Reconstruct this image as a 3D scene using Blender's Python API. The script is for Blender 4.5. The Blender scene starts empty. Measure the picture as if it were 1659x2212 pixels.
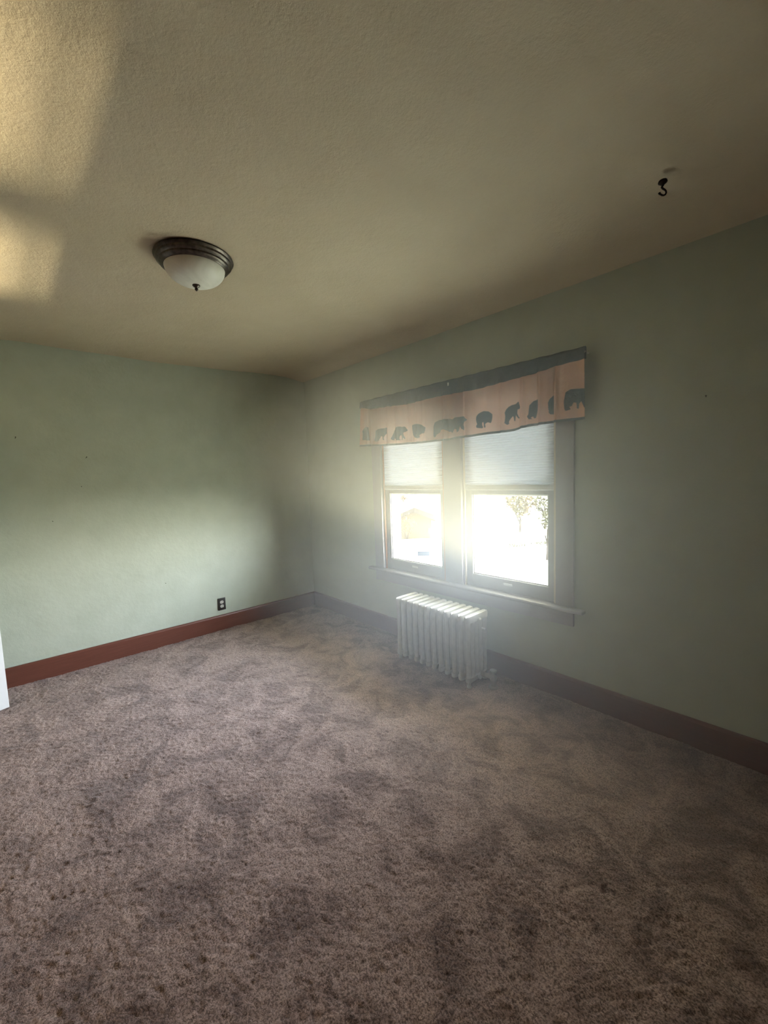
import bpy, bmesh, math, random
import numpy as np
from mathutils import Vector, Matrix

random.seed(7)
rng = np.random.default_rng(7)
C = bpy.context.scene.collection
SC = bpy.context.scene

# ------------------------------------------------------------------ camera
cam_d = bpy.data.cameras.new('camera')
cam = bpy.data.objects.new('camera', cam_d)
C.objects.link(cam)
cam_d.sensor_fit = 'HORIZONTAL'
cam_d.sensor_width = 36.0
cam_d.lens = 895.97 / 1659.0 * 36.0
cam_d.clip_start = 0.02
cam_d.clip_end = 400
Rr = Vector((0.66997867, 0.74148632, -0.03642277))
Uu = Vector((-0.0414493, 0.08634746, 0.99540247))
Ff = Vector((-0.74122232, 0.66538873, -0.08858505))
M = Matrix((Rr, Uu, -Ff)).transposed().to_4x4()
M.translation = Vector((3.94012, -2.44709, 1.41595))
cam.matrix_world = M
SC.camera = cam

# ------------------------------------------------------------------ light and exposure
SC.view_settings.view_transform = 'Standard'
SC.view_settings.look = 'None'
SC.view_settings.exposure = 0.45
SC.view_settings.gamma = 1.0
SC.view_settings.use_curve_mapping = False
SC.cycles.max_bounces = 10
SC.cycles.diffuse_bounces = 7
SC.cycles.volume_bounces = 1
SC.cycles.transparent_max_bounces = 12
SC.cycles.sample_clamp_indirect = 12.0
SC.cycles.volume_step_rate = 1.5
GLARE_PEAK, GLARE_BASE = 0.54, 0.0
SC.cycles.caustics_reflective = False
SC.cycles.caustics_refractive = False

SKY = 40.5
world = bpy.data.worlds.new('sky')
SC.world = world
world.use_nodes = True
wn = world.node_tree.nodes
wl = world.node_tree.links
wn.clear()
w_out = wn.new('ShaderNodeOutputWorld')
w_bg = wn.new('ShaderNodeBackground')
w_tc = wn.new('ShaderNodeTexCoord')
w_sx = wn.new('ShaderNodeSeparateXYZ')
w_cr = wn.new('ShaderNodeValToRGB')
w_cr.color_ramp.elements[0].position = 0.0
w_cr.color_ramp.elements[0].color = (0.66, 0.66, 0.60, 1)
w_cr.color_ramp.elements[1].position = 1.0
w_cr.color_ramp.elements[1].color = (0.52, 0.70, 1.0, 1)
e = w_cr.color_ramp.elements.new(0.14)
e.color = (0.90, 0.94, 1.0, 1)
e = w_cr.color_ramp.elements.new(0.45)
e.color = (0.72, 0.83, 1.0, 1)
wl.new(w_tc.outputs['Generated'], w_sx.inputs[0])
wl.new(w_sx.outputs['Z'], w_cr.inputs[0])
wl.new(w_cr.outputs[0], w_bg.inputs[0])
# the sky is brighter on the side where the sun stands (towards +x)
w_mr = wn.new('ShaderNodeMapRange')
w_mr.interpolation_type = 'SMOOTHSTEP'
w_mr.inputs['From Min'].default_value = -0.75
w_mr.inputs['From Max'].default_value = 0.75
w_mr.inputs['To Min'].default_value = SKY * 0.18
w_mr.inputs['To Max'].default_value = SKY * 2.0
wl.new(w_sx.outputs['X'], w_mr.inputs['Value'])
wl.new(w_mr.outputs[0], w_bg.inputs[1])
wl.new(w_bg.outputs[0], w_out.inputs[0])

# sunlight falling on the yard (the sun stands behind the house, it never enters the window)
sun_d = bpy.data.lights.new('sun', 'SUN')
sun_d.energy = 20.0
sun_d.color = (1.0, 0.93, 0.78)
sun_d.angle = math.radians(0.6)
sun = bpy.data.objects.new('sun', sun_d)
C.objects.link(sun)
sun.rotation_euler = Vector((-0.45, 0.75, -0.85)).to_track_quat('-Z', 'Y').to_euler()

# sun glinting off the metal shed roof below the window: the warm patch on the ceiling
gl_d = bpy.data.lights.new('roof_glint', 'AREA')
gl_d.shape = 'RECTANGLE'
gl_d.size = 1.1
gl_d.size_y = 0.7
gl_d.energy = 680.0
gl_d.color = (1.0, 0.86, 0.56)
gl_d.spread = math.radians(60)
gl = bpy.data.objects.new('roof_glint', gl_d)
C.objects.link(gl)
gl.location = (2.3, 8.2, -2.78)
gl.rotation_euler = (Vector((2.0, 0, 0.98)) - Vector(gl.location)).to_track_quat('-Z', 'Y').to_euler()

# daylight portals in the two window openings
for cx in (1.56, 2.43):
    pd = bpy.data.lights.new('window_daylight', 'AREA')
    pd.shape = 'RECTANGLE'
    pd.size = 0.70
    pd.size_y = 1.40
    pd.cycles.is_portal = True
    po = bpy.data.objects.new('window_daylight', pd)
    C.objects.link(po)
    po.location = (cx, 0.19, 1.29)
    po.rotation_euler = (math.radians(-90), 0, 0)


# ------------------------------------------------------------------ helpers
def mat(name, col, rough=0.6, spec=0.3, metal=0.0):
    m = bpy.data.materials.new(name)
    m.use_nodes = True
    b = m.node_tree.nodes['Principled BSDF']
    b.inputs['Base Color'].default_value = (*col, 1)
    b.inputs['Roughness'].default_value = rough
    b.inputs['Specular IOR Level'].default_value = spec
    b.inputs['Metallic'].default_value = metal
    return m


def nodes(m):
    return m.node_tree.nodes, m.node_tree.links, m.node_tree.nodes['Principled BSDF']


def noise(m, scale, detail=4, rough=0.55, vec=None, stretch=None):
    n, l, b = nodes(m)
    t = n.new('ShaderNodeTexNoise')
    t.inputs['Scale'].default_value = scale
    t.inputs['Detail'].default_value = detail
    t.inputs['Roughness'].default_value = rough
    tc = n.new('ShaderNodeTexCoord')
    if stretch:
        mp = n.new('ShaderNodeMapping')
        mp.inputs['Scale'].default_value = stretch
        l.new(tc.outputs['Object'], mp.inputs[0])
        l.new(mp.outputs[0], t.inputs['Vector'])
    else:
        l.new(tc.outputs['Object'], t.inputs['Vector'])
    return t


def ramp(m, src, stops):
    n, l, b = nodes(m)
    r = n.new('ShaderNodeValToRGB')
    r.color_ramp.elements[0].position = stops[0][0]
    r.color_ramp.elements[0].color = (*stops[0][1], 1)
    r.color_ramp.elements[1].position = stops[-1][0]
    r.color_ramp.elements[1].color = (*stops[-1][1], 1)
    for p, c in stops[1:-1]:
        e = r.color_ramp.elements.new(p)
        e.color = (*c, 1)
    l.new(src, r.inputs[0])
    return r


def bump(m, pairs):
    """pairs = [(height socket, strength, distance)], chained into the normal"""
    n, l, b = nodes(m)
    prev = None
    for s, st, d in pairs:
        bn = n.new('ShaderNodeBump')
        bn.inputs['Strength'].default_value = st
        bn.inputs['Distance'].default_value = d
        l.new(s, bn.inputs['Height'])
        if prev:
            l.new(prev.outputs[0], bn.inputs['Normal'])
        prev = bn
    l.new(prev.outputs[0], b.inputs['Normal'])


def obj(name, bm, m, parent=None, smooth=False, auto=None):
    me = bpy.data.meshes.new(name)
    bmesh.ops.recalc_face_normals(bm, faces=bm.faces)
    bm.to_mesh(me)
    bm.free()
    if m:
        me.materials.append(m)
    if smooth:
        me.polygons.foreach_set('use_smooth', [True] * len(me.polygons))
        if auto is not None:
            me.set_sharp_from_angle(angle=math.radians(auto))
    o = bpy.data.objects.new(name, me)
    C.objects.link(o)
    if parent:
        o.parent = parent
    return o


def thing(name, label, cat, loc=(0, 0, 0), group=None, rotz=0):
    o = bpy.data.objects.new(name, None)
    o.empty_display_size = 0.05
    C.objects.link(o)
    o.location = loc
    o.rotation_euler = (0, 0, rotz)
    tag(o, label, cat, group)
    return o


def tag(o, label, cat, group=None, kind=None):
    o['label'] = label
    o['category'] = cat
    if group:
        o['group'] = group
    if kind:
        o['kind'] = kind
    return o


def struct(name, bm, m, label=None, smooth=False, auto=None, parent=None):
    o = obj(name, bm, m, parent, smooth, auto)
    if not parent:
        o['kind'] = 'structure'
        if label:
            o['label'] = label
    return o


def box(bm, lo, hi, bevel=0.0, seg=2):
    r = bmesh.ops.create_cube(bm, size=1.0)
    vs = r['verts']
    for v in vs:
        v.co = Vector([lo[i] + (v.co[i] + 0.5) * (hi[i] - lo[i]) for i in range(3)])
    if bevel > 0:
        es = list({e for v in vs for e in v.link_edges})
        bmesh.ops.bevel(bm, geom=es, offset=bevel, segments=seg, affect='EDGES', profile=0.5)
    return bm


def lathe(bm, prof, n=48, axis='z', at=(0, 0, 0)):
    rings = []
    at = Vector(at)
    for r, h in prof:
        ring = []
        if r < 1e-6:
            p = {'z': (0, 0, h), 'y': (0, h, 0), 'x': (h, 0, 0)}[axis]
            ring = [bm.verts.new(at + Vector(p))]
        else:
            for k in range(n):
                a = 2 * math.pi * k / n
                c, s = r * math.cos(a), r * math.sin(a)
                p = {'z': (c, s, h), 'y': (c, h, s), 'x': (h, c, s)}[axis]
                ring.append(bm.verts.new(at + Vector(p)))
        rings.append(ring)
    for a, b in zip(rings[:-1], rings[1:]):
        for k in range(n):
            k2 = (k + 1) % n
            if len(a) == 1 and len(b) == 1:
                continue
            if len(a) == 1:
                bm.faces.new((a[0], b[k], b[k2]))
            elif len(b) == 1:
                bm.faces.new((a[k], a[k2], b[0]))
            else:
                bm.faces.new((a[k], a[k2], b[k2], b[k]))
    return bm


def tube(bm, pts, r, n=10, cap=True):
    pts = [Vector(p) for p in pts]
    rs = r if isinstance(r, (list, tuple)) else [r] * len(pts)
    up = Vector((0, 0, 1))
    rings = []
    prev_n = None
    for i, p in enumerate(pts):
        t = (pts[min(i + 1, len(pts) - 1)] - pts[max(i - 1, 0)]).normalized()
        if prev_n is None:
            nn = t.cross(up)
            if nn.length < 0.1:
                nn = t.cross(Vector((1, 0, 0)))
            nn.normalize()
        else:
            nn = (prev_n - t * prev_n.dot(t)).normalized()
        prev_n = nn
        bb = t.cross(nn)
        rings.append([bm.verts.new(p + rs[i] * (math.cos(a) * nn + math.sin(a) * bb))
                      for a in [2 * math.pi * k / n for k in range(n)]])
    for a, b in zip(rings[:-1], rings[1:]):
        for k in range(n):
            bm.faces.new((a[k], a[(k + 1) % n], b[(k + 1) % n], b[k]))
    if cap:
        bm.faces.new(rings[0][::-1])
        bm.faces.new(rings[-1])
    return bm


def grid_mesh(name, X, Y, Z, m, parent=None, smooth=True):
    """a grid surface from 2-D coordinate arrays"""
    ny, nx = X.shape
    co = np.stack([X, Y, Z], -1).reshape(-1, 3).astype(np.float32)
    i = np.arange(ny * nx).reshape(ny, nx)
    q = np.stack([i[:-1, :-1], i[:-1, 1:], i[1:, 1:], i[1:, :-1]], -1).reshape(-1, 4)
    me = bpy.data.meshes.new(name)
    me.vertices.add(len(co))
    me.vertices.foreach_set('co', co.ravel())
    me.loops.add(q.size)
    me.loops.foreach_set('vertex_index', q.ravel().astype(np.int32))
    me.polygons.add(len(q))
    me.polygons.foreach_set('loop_start', np.arange(0, q.size, 4, dtype=np.int32))
    me.polygons.foreach_set('loop_total', np.full(len(q), 4, dtype=np.int32))
    me.update(calc_edges=True)
    me.polygons.foreach_set('use_smooth', np.full(len(q), smooth))
    if m:
        me.materials.append(m)
    o = bpy.data.objects.new(name, me)
    C.objects.link(o)
    if parent:
        o.parent = parent
    return o


def smooth_noise(ny, nx, cell_y, cell_x):
    """value noise on a grid, one feature about every cell samples"""
    gy, gx = int(ny / cell_y) + 4, int(nx / cell_x) + 4
    g = rng.standard_normal((gy, gx))
    y = np.arange(ny) / cell_y
    x = np.arange(nx) / cell_x
    y0, x0 = y.astype(int), x.astype(int)
    fy, fx = y - y0, x - x0
    fy, fx = fy * fy * (3 - 2 * fy), fx * fx * (3 - 2 * fx)
    a = g[y0][:, x0] * (1 - fx) + g[y0][:, x0 + 1] * fx
    b = g[y0 + 1][:, x0] * (1 - fx) + g[y0 + 1][:, x0 + 1] * fx
    return a * (1 - fy[:, None]) + b * fy[:, None]


# ------------------------------------------------------------------ room dimensions
H = 2.44          # ceiling
XR = 4.90         # wall behind the camera on the right
YB = -3.55        # wall behind on the left
WT = 0.20         # window wall thickness
# two window openings: (x0, x1)
OPEN = [(1.205, 1.918), (2.075, 2.785)]
ZS, ZT = 0.585, 1.985        # opening bottom and top

# ------------------------------------------------------------------ materials
# sage green wall paint over old plaster
m_wall = mat('sage_paint', (0.50, 0.56, 0.43), 0.55, 0.25)
n1 = noise(m_wall, 6, 6)
r1 = ramp(m_wall, n1.outputs['Fac'], [(0.3, (0.480, 0.525, 0.425)), (0.7, (0.530, 0.575, 0.475))])
nodes(m_wall)[1].new(r1.outputs[0], nodes(m_wall)[2].inputs['Base Color'])
n2 = noise(m_wall, 260, 3)
n3 = noise(m_wall, 22, 5, 0.65)
bump(m_wall, [(n3.outputs['Fac'], 0.32, 0.008), (n2.outputs['Fac'], 0.3, 0.0015)])

m_bounce_cut = wood('dark_wood_panelling', (0.075, 0.045, 0.03), (0.11, 0.065, 0.04), 0.5, (12, 12, 1)) if False else mat('dark_wood_panelling', (0.09, 0.055, 0.038), 0.5, 0.3)  # dark tone invented for the unseen walls, to cut bounced light
m_ceil = mat('ceiling_paint', (0.66, 0.55, 0.39), 0.55, 0.25)
n1 = noise(m_ceil, 3.0, 5)
r1 = ramp(m_ceil, n1.outputs['Fac'], [(0.3, (0.62, 0.525, 0.38)), (0.7, (0.67, 0.57, 0.42))])
nodes(m_ceil)[1].new(r1.outputs[0], nodes(m_ceil)[2].inputs['Base Color'])
n2 = noise(m_ceil, 95, 5, 0.7)
n3 = noise(m_ceil, 14, 6, 0.7)
bump(m_ceil, [(n3.outputs['Fac'], 0.45, 0.012), (n2.outputs['Fac'], 0.55, 0.004)])

# stained red brown wood
def wood(name, c0, c1, rough=0.4, stretch=(2, 40, 40), spec=0.4):
    m = mat(name, c0, rough, spec)
    t = noise(m, 3.0, 6, 0.6, stretch=stretch)
    r = ramp(m, t.outputs['Fac'], [(0.3, c0), (0.7, c1)])
    nodes(m)[1].new(r.outputs[0], nodes(m)[2].inputs['Base Color'])
    return m

m_base = wood('red_brown_wood', (0.130, 0.045, 0.030), (0.165, 0.060, 0.040), 0.38)
m_base_y = wood('red_brown_wood_along_y', (0.130, 0.045, 0.030), (0.165, 0.060, 0.040), 0.38, (40, 2, 40))
m_case = wood('window_trim_wood', (0.38, 0.365, 0.38), (0.42, 0.40, 0.42), 0.33, (40, 40, 2))  # paler and bluer than the brown wood: glare veil put into the colour
m_case_h = wood('window_trim_wood_flat', (0.37, 0.355, 0.37), (0.41, 0.39, 0.41), 0.22, (2, 40, 40), 0.6)  # same glare veil mixed into the trim colour
m_sash = wood('sash_wood', (0.41, 0.41, 0.42), (0.45, 0.44, 0.45), 0.35, (40, 40, 2))
m_orange = wood('varnished_stop_wood', (0.50, 0.20, 0.09), (0.56, 0.24, 0.11), 0.3, (40, 40, 2))
m_white = mat('white_vinyl', (0.80, 0.80, 0.78), 0.35, 0.4)
m_tan = mat('cream_vinyl', (0.70, 0.62, 0.50), 0.4, 0.4)

m_glass = bpy.data.materials.new('window_glass')
m_glass.use_nodes = True
gn, gk = m_glass.node_tree.nodes, m_glass.node_tree.links
gn.clear()
go = gn.new('ShaderNodeOutputMaterial')
gm = gn.new('ShaderNodeMixShader')
gt = gn.new('ShaderNodeBsdfTransparent')
gt.inputs[0].default_value = (0.94, 0.96, 0.95, 1)
gg = gn.new('ShaderNodeBsdfGlossy')
gg.inputs['Roughness'].default_value = 0.02
gf = gn.new('ShaderNodeFresnel')
gf.inputs[0].default_value = 1.45
gk.new(gf.outputs[0], gm.inputs[0])
gk.new(gt.outputs[0], gm.inputs[1])
gk.new(gg.outputs[0], gm.inputs[2])
gk.new(gm.outputs[0], go.inputs[0])

m_bronze = mat('aged_bronze', (0.060, 0.048, 0.040), 0.32, 0.5, 0.85)
n1 = noise(m_bronze, 60, 4)
r1 = ramp(m_bronze, n1.outputs['Fac'], [(0.3, (0.05, 0.042, 0.036)), (0.75, (0.13, 0.11, 0.09))])
nodes(m_bronze)[1].new(r1.outputs[0], nodes(m_bronze)[2].inputs['Base Color'])

# ------------------------------------------------------------------ carpet
m_carpet = mat('carpet', (0.30, 0.215, 0.185), 0.95, 0.05)
n, l, b = nodes(m_carpet)
big = noise(m_carpet, 5.0, 8, 0.66)
big.inputs['Distortion'].default_value = 1.0
fib = noise(m_carpet, 175, 3, 0.7)
r_big = ramp(m_carpet, big.outputs['Fac'], [(0.40, (0.215, 0.142, 0.120)), (0.50, (0.335, 0.230, 0.195)), (0.60, (0.410, 0.288, 0.246))])
r_fib = ramp(m_carpet, fib.outputs['Fac'], [(0.40, (0.46, 0.43, 0.42)), (0.5, (0.98, 0.98, 0.98)), (0.60, (1.34, 1.34, 1.35))])
mx = n.new('ShaderNodeMix')
mx.data_type = 'RGBA'
mx.blend_type = 'MULTIPLY'
mx.inputs[0].default_value = 1.0
l.new(r_big.outputs[0], mx.inputs[6])
l.new(r_fib.outputs[0], mx.inputs[7])
l.new(mx.outputs[2], b.inputs['Base Color'])
b.inputs['Sheen Weight'].default_value = 0.25
b.inputs['Sheen Roughness'].default_value = 0.6
fine = noise(m_carpet, 420, 3, 0.7)
bump(m_carpet, [(fib.outputs['Fac'], 0.6, 0.006), (fine.outputs['Fac'], 0.5, 0.003)])

step = 0.0065
xs = np.arange(-0.02, XR + 0.02, step)
ys = np.arange(YB - 1.0, 0.02, step)
X, Y = np.meshgrid(xs, ys)
ny, nx = X.shape
Z = 0.0015 * smooth_noise(ny, nx, 1.6, 1.6) + 0.0010 * rng.standard_normal((ny, nx))
Z += 0.0022 * smooth_noise(ny, nx, 14, 14) + 0.0020 * smooth_noise(ny, nx, 40, 40)
floor = grid_mesh('floor', X, Y, Z, m_carpet)
floor['kind'] = 'structure'
floor['label'] = 'worn mauve brown pile carpet'

# ------------------------------------------------------------------ walls and ceiling
# left wall (plane x = 0)
yy, zz = np.meshgrid(np.linspace(YB, 0, 180), np.linspace(-0.03, H + 0.03, 120))
und = 0.0035 * smooth_noise(*yy.shape, 26, 26) + 0.0012 * smooth_noise(*yy.shape, 9, 9)
o = grid_mesh('wall_left', -np.abs(und) * 0 - 0.004 + und * 0.6, yy, zz, m_wall)
o['kind'] = 'structure'
o['label'] = 'sage green plaster wall without a window'

# window wall with two openings
bm = bmesh.new()
xs_ = [0 - 0.1, OPEN[0][0], OPEN[0][1], OPEN[1][0], OPEN[1][1], XR + 0.1]
zs_ = [-0.1, ZS, ZT, H + 0.12]
for i in range(5):
    for j in range(3):
        if j == 1 and i in (1, 3):
            continue
        box(bm, (xs_[i], 0.0, zs_[j]), (xs_[i + 1], WT, zs_[j + 1]))
bmesh.ops.remove_doubles(bm, verts=bm.verts, dist=1e-5)
# drop the inner faces shared by two neighbouring blocks
dead = {}
for f in bm.faces:
    k = tuple(sorted(v.index for v in f.verts)) if False else tuple(round(c, 4) for c in f.calc_center_median())
    dead.setdefault(k, []).append(f)
bmesh.ops.delete(bm, geom=[f for fs in dead.values() if len(fs) > 1 for f in fs], context='FACES')
struct('wall_right', bm, m_wall, 'sage green plaster wall with the double window')

for nm, lo, hi in (('wall_front', (XR, YB - 0.1, -0.1), (XR + 0.12, 0.0, H + 0.12)),):
    bm = bmesh.new()
    box(bm, lo, hi)
    struct(nm, bm, m_bounce_cut)
# back wall with a closet doorway
DX0, DX1, DZ = 0.72, 1.52, 2.05
bm = bmesh.new()
box(bm, (-0.1, YB - 0.12, -0.1), (DX0, YB, H + 0.12))
box(bm, (DX1, YB - 0.12, -0.1), (XR, YB, H + 0.12))
box(bm, (DX0, YB - 0.12, DZ), (DX1, YB, H + 0.12))
struct('wall_back', bm, m_bounce_cut)
bm = bmesh.new()      # closet behind the doorway
box(bm, (DX0 - 0.12, YB - 1.0, -0.1), (DX0, YB - 0.12, DZ + 0.3))
box(bm, (DX1, YB - 1.0, -0.1), (DX1 + 0.12, YB - 0.12, DZ + 0.3))
box(bm, (DX0 - 0.12, YB - 1.1, -0.1), (DX1 + 0.12, YB - 1.0, DZ + 0.3))
box(bm, (DX0 - 0.12, YB - 1.1, DZ + 0.2), (DX1 + 0.12, YB - 0.12, DZ + 0.3))
struct('wall_rear', bm, m_bounce_cut)

# ceiling: a little uneven, dipping in a soft bulge along the window wall
gx, gy = np.meshgrid(np.linspace(-0.1, XR + 0.1, 300), np.linspace(YB - 0.1, 0.0, 240))
d = -gy
zc = H + 0.030 * (1 - np.exp(-(d / 0.13) ** 2)) * 0.9
zc += 0.004 * smooth_noise(*gx.shape, 30, 30) * np.clip(d / 0.2, 0, 1) + 0.0016 * smooth_noise(*gx.shape, 10, 10) * np.clip(d / 0.2, 0, 1)
zc = zc - 0.027 * np.clip((d - 0.4) / 1.0, 0, 1)
o = grid_mesh('ceiling', gx, gy, zc, m_ceil)
o['kind'] = 'structure'
o['label'] = 'textured beige plaster ceiling'
bm = bmesh.new()
box(bm, (-0.2, YB - 0.2, H + 0.13), (XR + 0.2, WT, H + 0.2))
box(bm, (-0.2, YB - 0.2, -0.1), (-0.03, WT, H + 0.15))
struct('wall_outer_shell', bm, m_wall)

# baseboards
def profile_board(name, m, along, a0, a1, h, t, wallpos, sgn):
    bm = bmesh.new()
    pr = [(0, -0.01), (t, -0.01), (t, h - 0.014), (t - 0.004, h - 0.004), (t - 0.009, h), (0, h)]
    ends = []
    for a in (a0, a1):
        vs = []
        for dd, z in pr:
            p = (a, wallpos + sgn * dd, z) if along == 'x' else (wallpos + sgn * dd, a, z)
            vs.append(bm.verts.new(p))
        ends.append(vs)
    k = len(pr)
    for i in range(k):
        bm.faces.new((ends[0][i], ends[0][(i + 1) % k], ends[1][(i + 1) % k], ends[1][i]))
    bm.faces.new(ends[0][::-1])
    bm.faces.new(ends[1])
    return struct(name, bm, m, 'red brown wooden baseboard')

profile_board('baseboard_left', m_base_y, 'y', YB, -0.001, 0.145, 0.018, 0.0, 1)
profile_board('baseboard_right', m_base, 'x', 0.0, XR, 0.145, 0.018, 0.0, -1)
profile_board('baseboard_front', m_base_y, 'y', YB, 0.0, 0.145, 0.018, XR, -1)
profile_board('baseboard_back', m_base, 'x', DX1 + 0.1, XR, 0.145, 0.018, YB, 1)

# ------------------------------------------------------------------ window trim
CT = 0.020       # casing thickness
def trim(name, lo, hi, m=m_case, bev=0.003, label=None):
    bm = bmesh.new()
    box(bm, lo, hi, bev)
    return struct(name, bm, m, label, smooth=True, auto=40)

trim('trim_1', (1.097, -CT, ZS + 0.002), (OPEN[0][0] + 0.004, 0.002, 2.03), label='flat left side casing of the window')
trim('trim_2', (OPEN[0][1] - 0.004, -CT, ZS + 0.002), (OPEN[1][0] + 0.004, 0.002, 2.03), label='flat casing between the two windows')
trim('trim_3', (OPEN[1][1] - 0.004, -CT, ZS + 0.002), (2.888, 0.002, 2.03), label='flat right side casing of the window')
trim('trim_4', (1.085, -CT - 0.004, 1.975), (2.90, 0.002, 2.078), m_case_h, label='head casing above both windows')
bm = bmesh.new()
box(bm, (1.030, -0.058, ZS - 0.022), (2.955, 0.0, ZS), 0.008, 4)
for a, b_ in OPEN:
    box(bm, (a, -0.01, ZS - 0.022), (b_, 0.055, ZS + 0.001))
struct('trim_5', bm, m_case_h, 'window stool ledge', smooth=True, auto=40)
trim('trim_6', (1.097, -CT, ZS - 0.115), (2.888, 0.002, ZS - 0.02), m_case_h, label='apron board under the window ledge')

# ------------------------------------------------------------------ windows
def window(idx, x0, x1, label):
    w = bpy.data.objects.new('window_%d' % idx, None)
    C.objects.link(w)
    w['kind'] = 'structure'
    w['label'] = label
    zm = 1.275
    # jamb liner with white and cream parting strips
    bm = bmesh.new()
    jt = 0.012
    box(bm, (x0, 0.0, ZS), (x0 + jt, WT, ZT))
    box(bm, (x1 - jt, 0.0, ZS), (x1, WT, ZT))
    box(bm, (x0, 0.0, ZT - jt), (x1, WT, ZT))
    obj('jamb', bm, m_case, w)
    bm = bmesh.new()
    for xa, xb in ((x0 + jt, x0 + jt + 0.012), (x1 - jt - 0.012, x1 - jt)):
        box(bm, (xa, -0.002, ZS), (xb, 0.012, ZT - jt), 0.003)
    obj('window_stop', bm, m_orange if idx == 1 else m_tan, w, True, 40)
    xi0, xi1 = x0 + jt, x1 - jt
    # lower sash: stiles, bottom rail, meeting rail
    def sash(name, y0, y1, z0, z1, st, br, tr):
        bm = bmesh.new()
        box(bm, (xi0, y0, z0), (xi0 + st, y1, z1), 0.003)
        box(bm, (xi1 - st, y0, z0), (xi1, y1, z1), 0.003)
        box(bm, (xi0 + st - 0.002, y0, z0), (xi1 - st + 0.002, y1, z0 + br), 0.003)
        box(bm, (xi0 + st - 0.002, y0, z1 - tr), (xi1 - st + 0.002, y1, z1), 0.003)
        s = obj(name, bm, m_sash, w, True, 40)
        bm = bmesh.new()   # glazing bead
        t = 0.008
        a, b_, c, d_ = xi0 + st, xi1 - st, z0 + br, z1 - tr
        yb0, yb1 = y0 + 0.010, y0 + 0.022
        box(bm, (a, yb0, c), (a + t, yb1, d_), 0.002)
        box(bm, (b_ - t, yb0, c), (b_, yb1, d_), 0.002)
        box(bm, (a, yb0, c), (b_, yb1, c + t), 0.002)
        box(bm, (a, yb0, d_ - t), (b_, yb1, d_), 0.002)
        obj('glazing_bead', bm, m_white, s, True, 40)
        bm = bmesh.new()
        ym = y0 + 0.019
        vs = [bm.verts.new(p) for p in ((a, ym, c), (b_, ym, c), (b_, ym, d_), (a, ym, d_))]
        bm.faces.new(vs)
        obj('glass', bm, m_glass, s)
        return s
    lo = sash('lower_sash', 0.020, 0.055, ZS + 0.002, zm + 0.012, 0.058, 0.088, 0.030)
    up = sash('upper_sash', 0.060, 0.070, zm - 0.030, ZT - 0.012, 0.050, 0.030, 0.055)
    # finger lifts on the bottom rail, sash lock on the meeting rail
    xc = (x0 + x1) / 2
    bm = bmesh.new()
    box(bm, (xc - 0.032, 0.008, ZS + 0.058), (xc + 0.032, 0.022, ZS + 0.064), 0.002)
    box(bm, (xc - 0.032, 0.017, ZS + 0.048), (xc + 0.032, 0.021, ZS + 0.064), 0.001)
    obj('sash_lift', bm, m_white, lo)
    bm = bmesh.new()
    box(bm, (xc - 0.035, 0.024, zm + 0.011), (xc + 0.035, 0.050, zm + 0.017), 0.002)
    lathe(bm, [(0.0, 0.016), (0.012, 0.016), (0.012, 0.026), (0.0, 0.028)], 16, 'z', (xc, 0.037, zm))
    obj('sash_lock', bm, m_white, lo)
    # outer storm window frame with its tracks, seen past the stile
    bm = bmesh.new()
    for xa, xb in ((xi0, xi0 + 0.030), (xi1 - 0.030, xi1)):
        box(bm, (xa, 0.130, ZS), (xb, 0.142, ZT - jt), 0.002)
        box(bm, (xa, 0.155, ZS), (xb, 0.163, ZT - jt), 0.002)
    box(bm, (xi0, 0.130, ZS - 0.001), (xi1, 0.163, ZS + 0.035), 0.002)
    box(bm, (xi0, 0.130, zm - 0.012), (xi1, 0.150, zm + 0.012), 0.002)
    obj('storm_frame', bm, m_white, w, True, 40)
    bm = bmesh.new()
    box(bm, (xi0, 0.094, ZS), (xi0 + 0.016, 0.128, ZT - jt), 0.002)
    box(bm, (xi1 - 0.016, 0.094, ZS), (xi1, 0.128, ZT - jt), 0.002)
    obj('parting_strip', bm, m_tan, w, True, 40)
    return w

window(1, *OPEN[0], 'left double hung window of the pair')
window(2, *OPEN[1], 'right double hung window of the pair')

# ------------------------------------------------------------------ cellular shades
m_shade = bpy.data.materials.new('shade_fabric')
m_shade.use_nodes = True
n, l, b = nodes(m_shade)
b.inputs['Base Color'].default_value = (0.78, 0.80, 0.82, 1)
b.inputs['Roughness'].default_value = 0.8
b.inputs['Specular IOR Level'].default_value = 0.1
tr = n.new('ShaderNodeBsdfTranslucent')
tr.inputs[0].default_value = (0.50, 0.53, 0.58, 1)
ms = n.new('ShaderNodeMixShader')
ms.inputs[0].default_value = 0.26
l.new(b.outputs[0], ms.inputs[1])
l.new(tr.outputs[0], ms.inputs[2])
l.new(ms.outputs[0], n['Material Output'].inputs[0])

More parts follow.
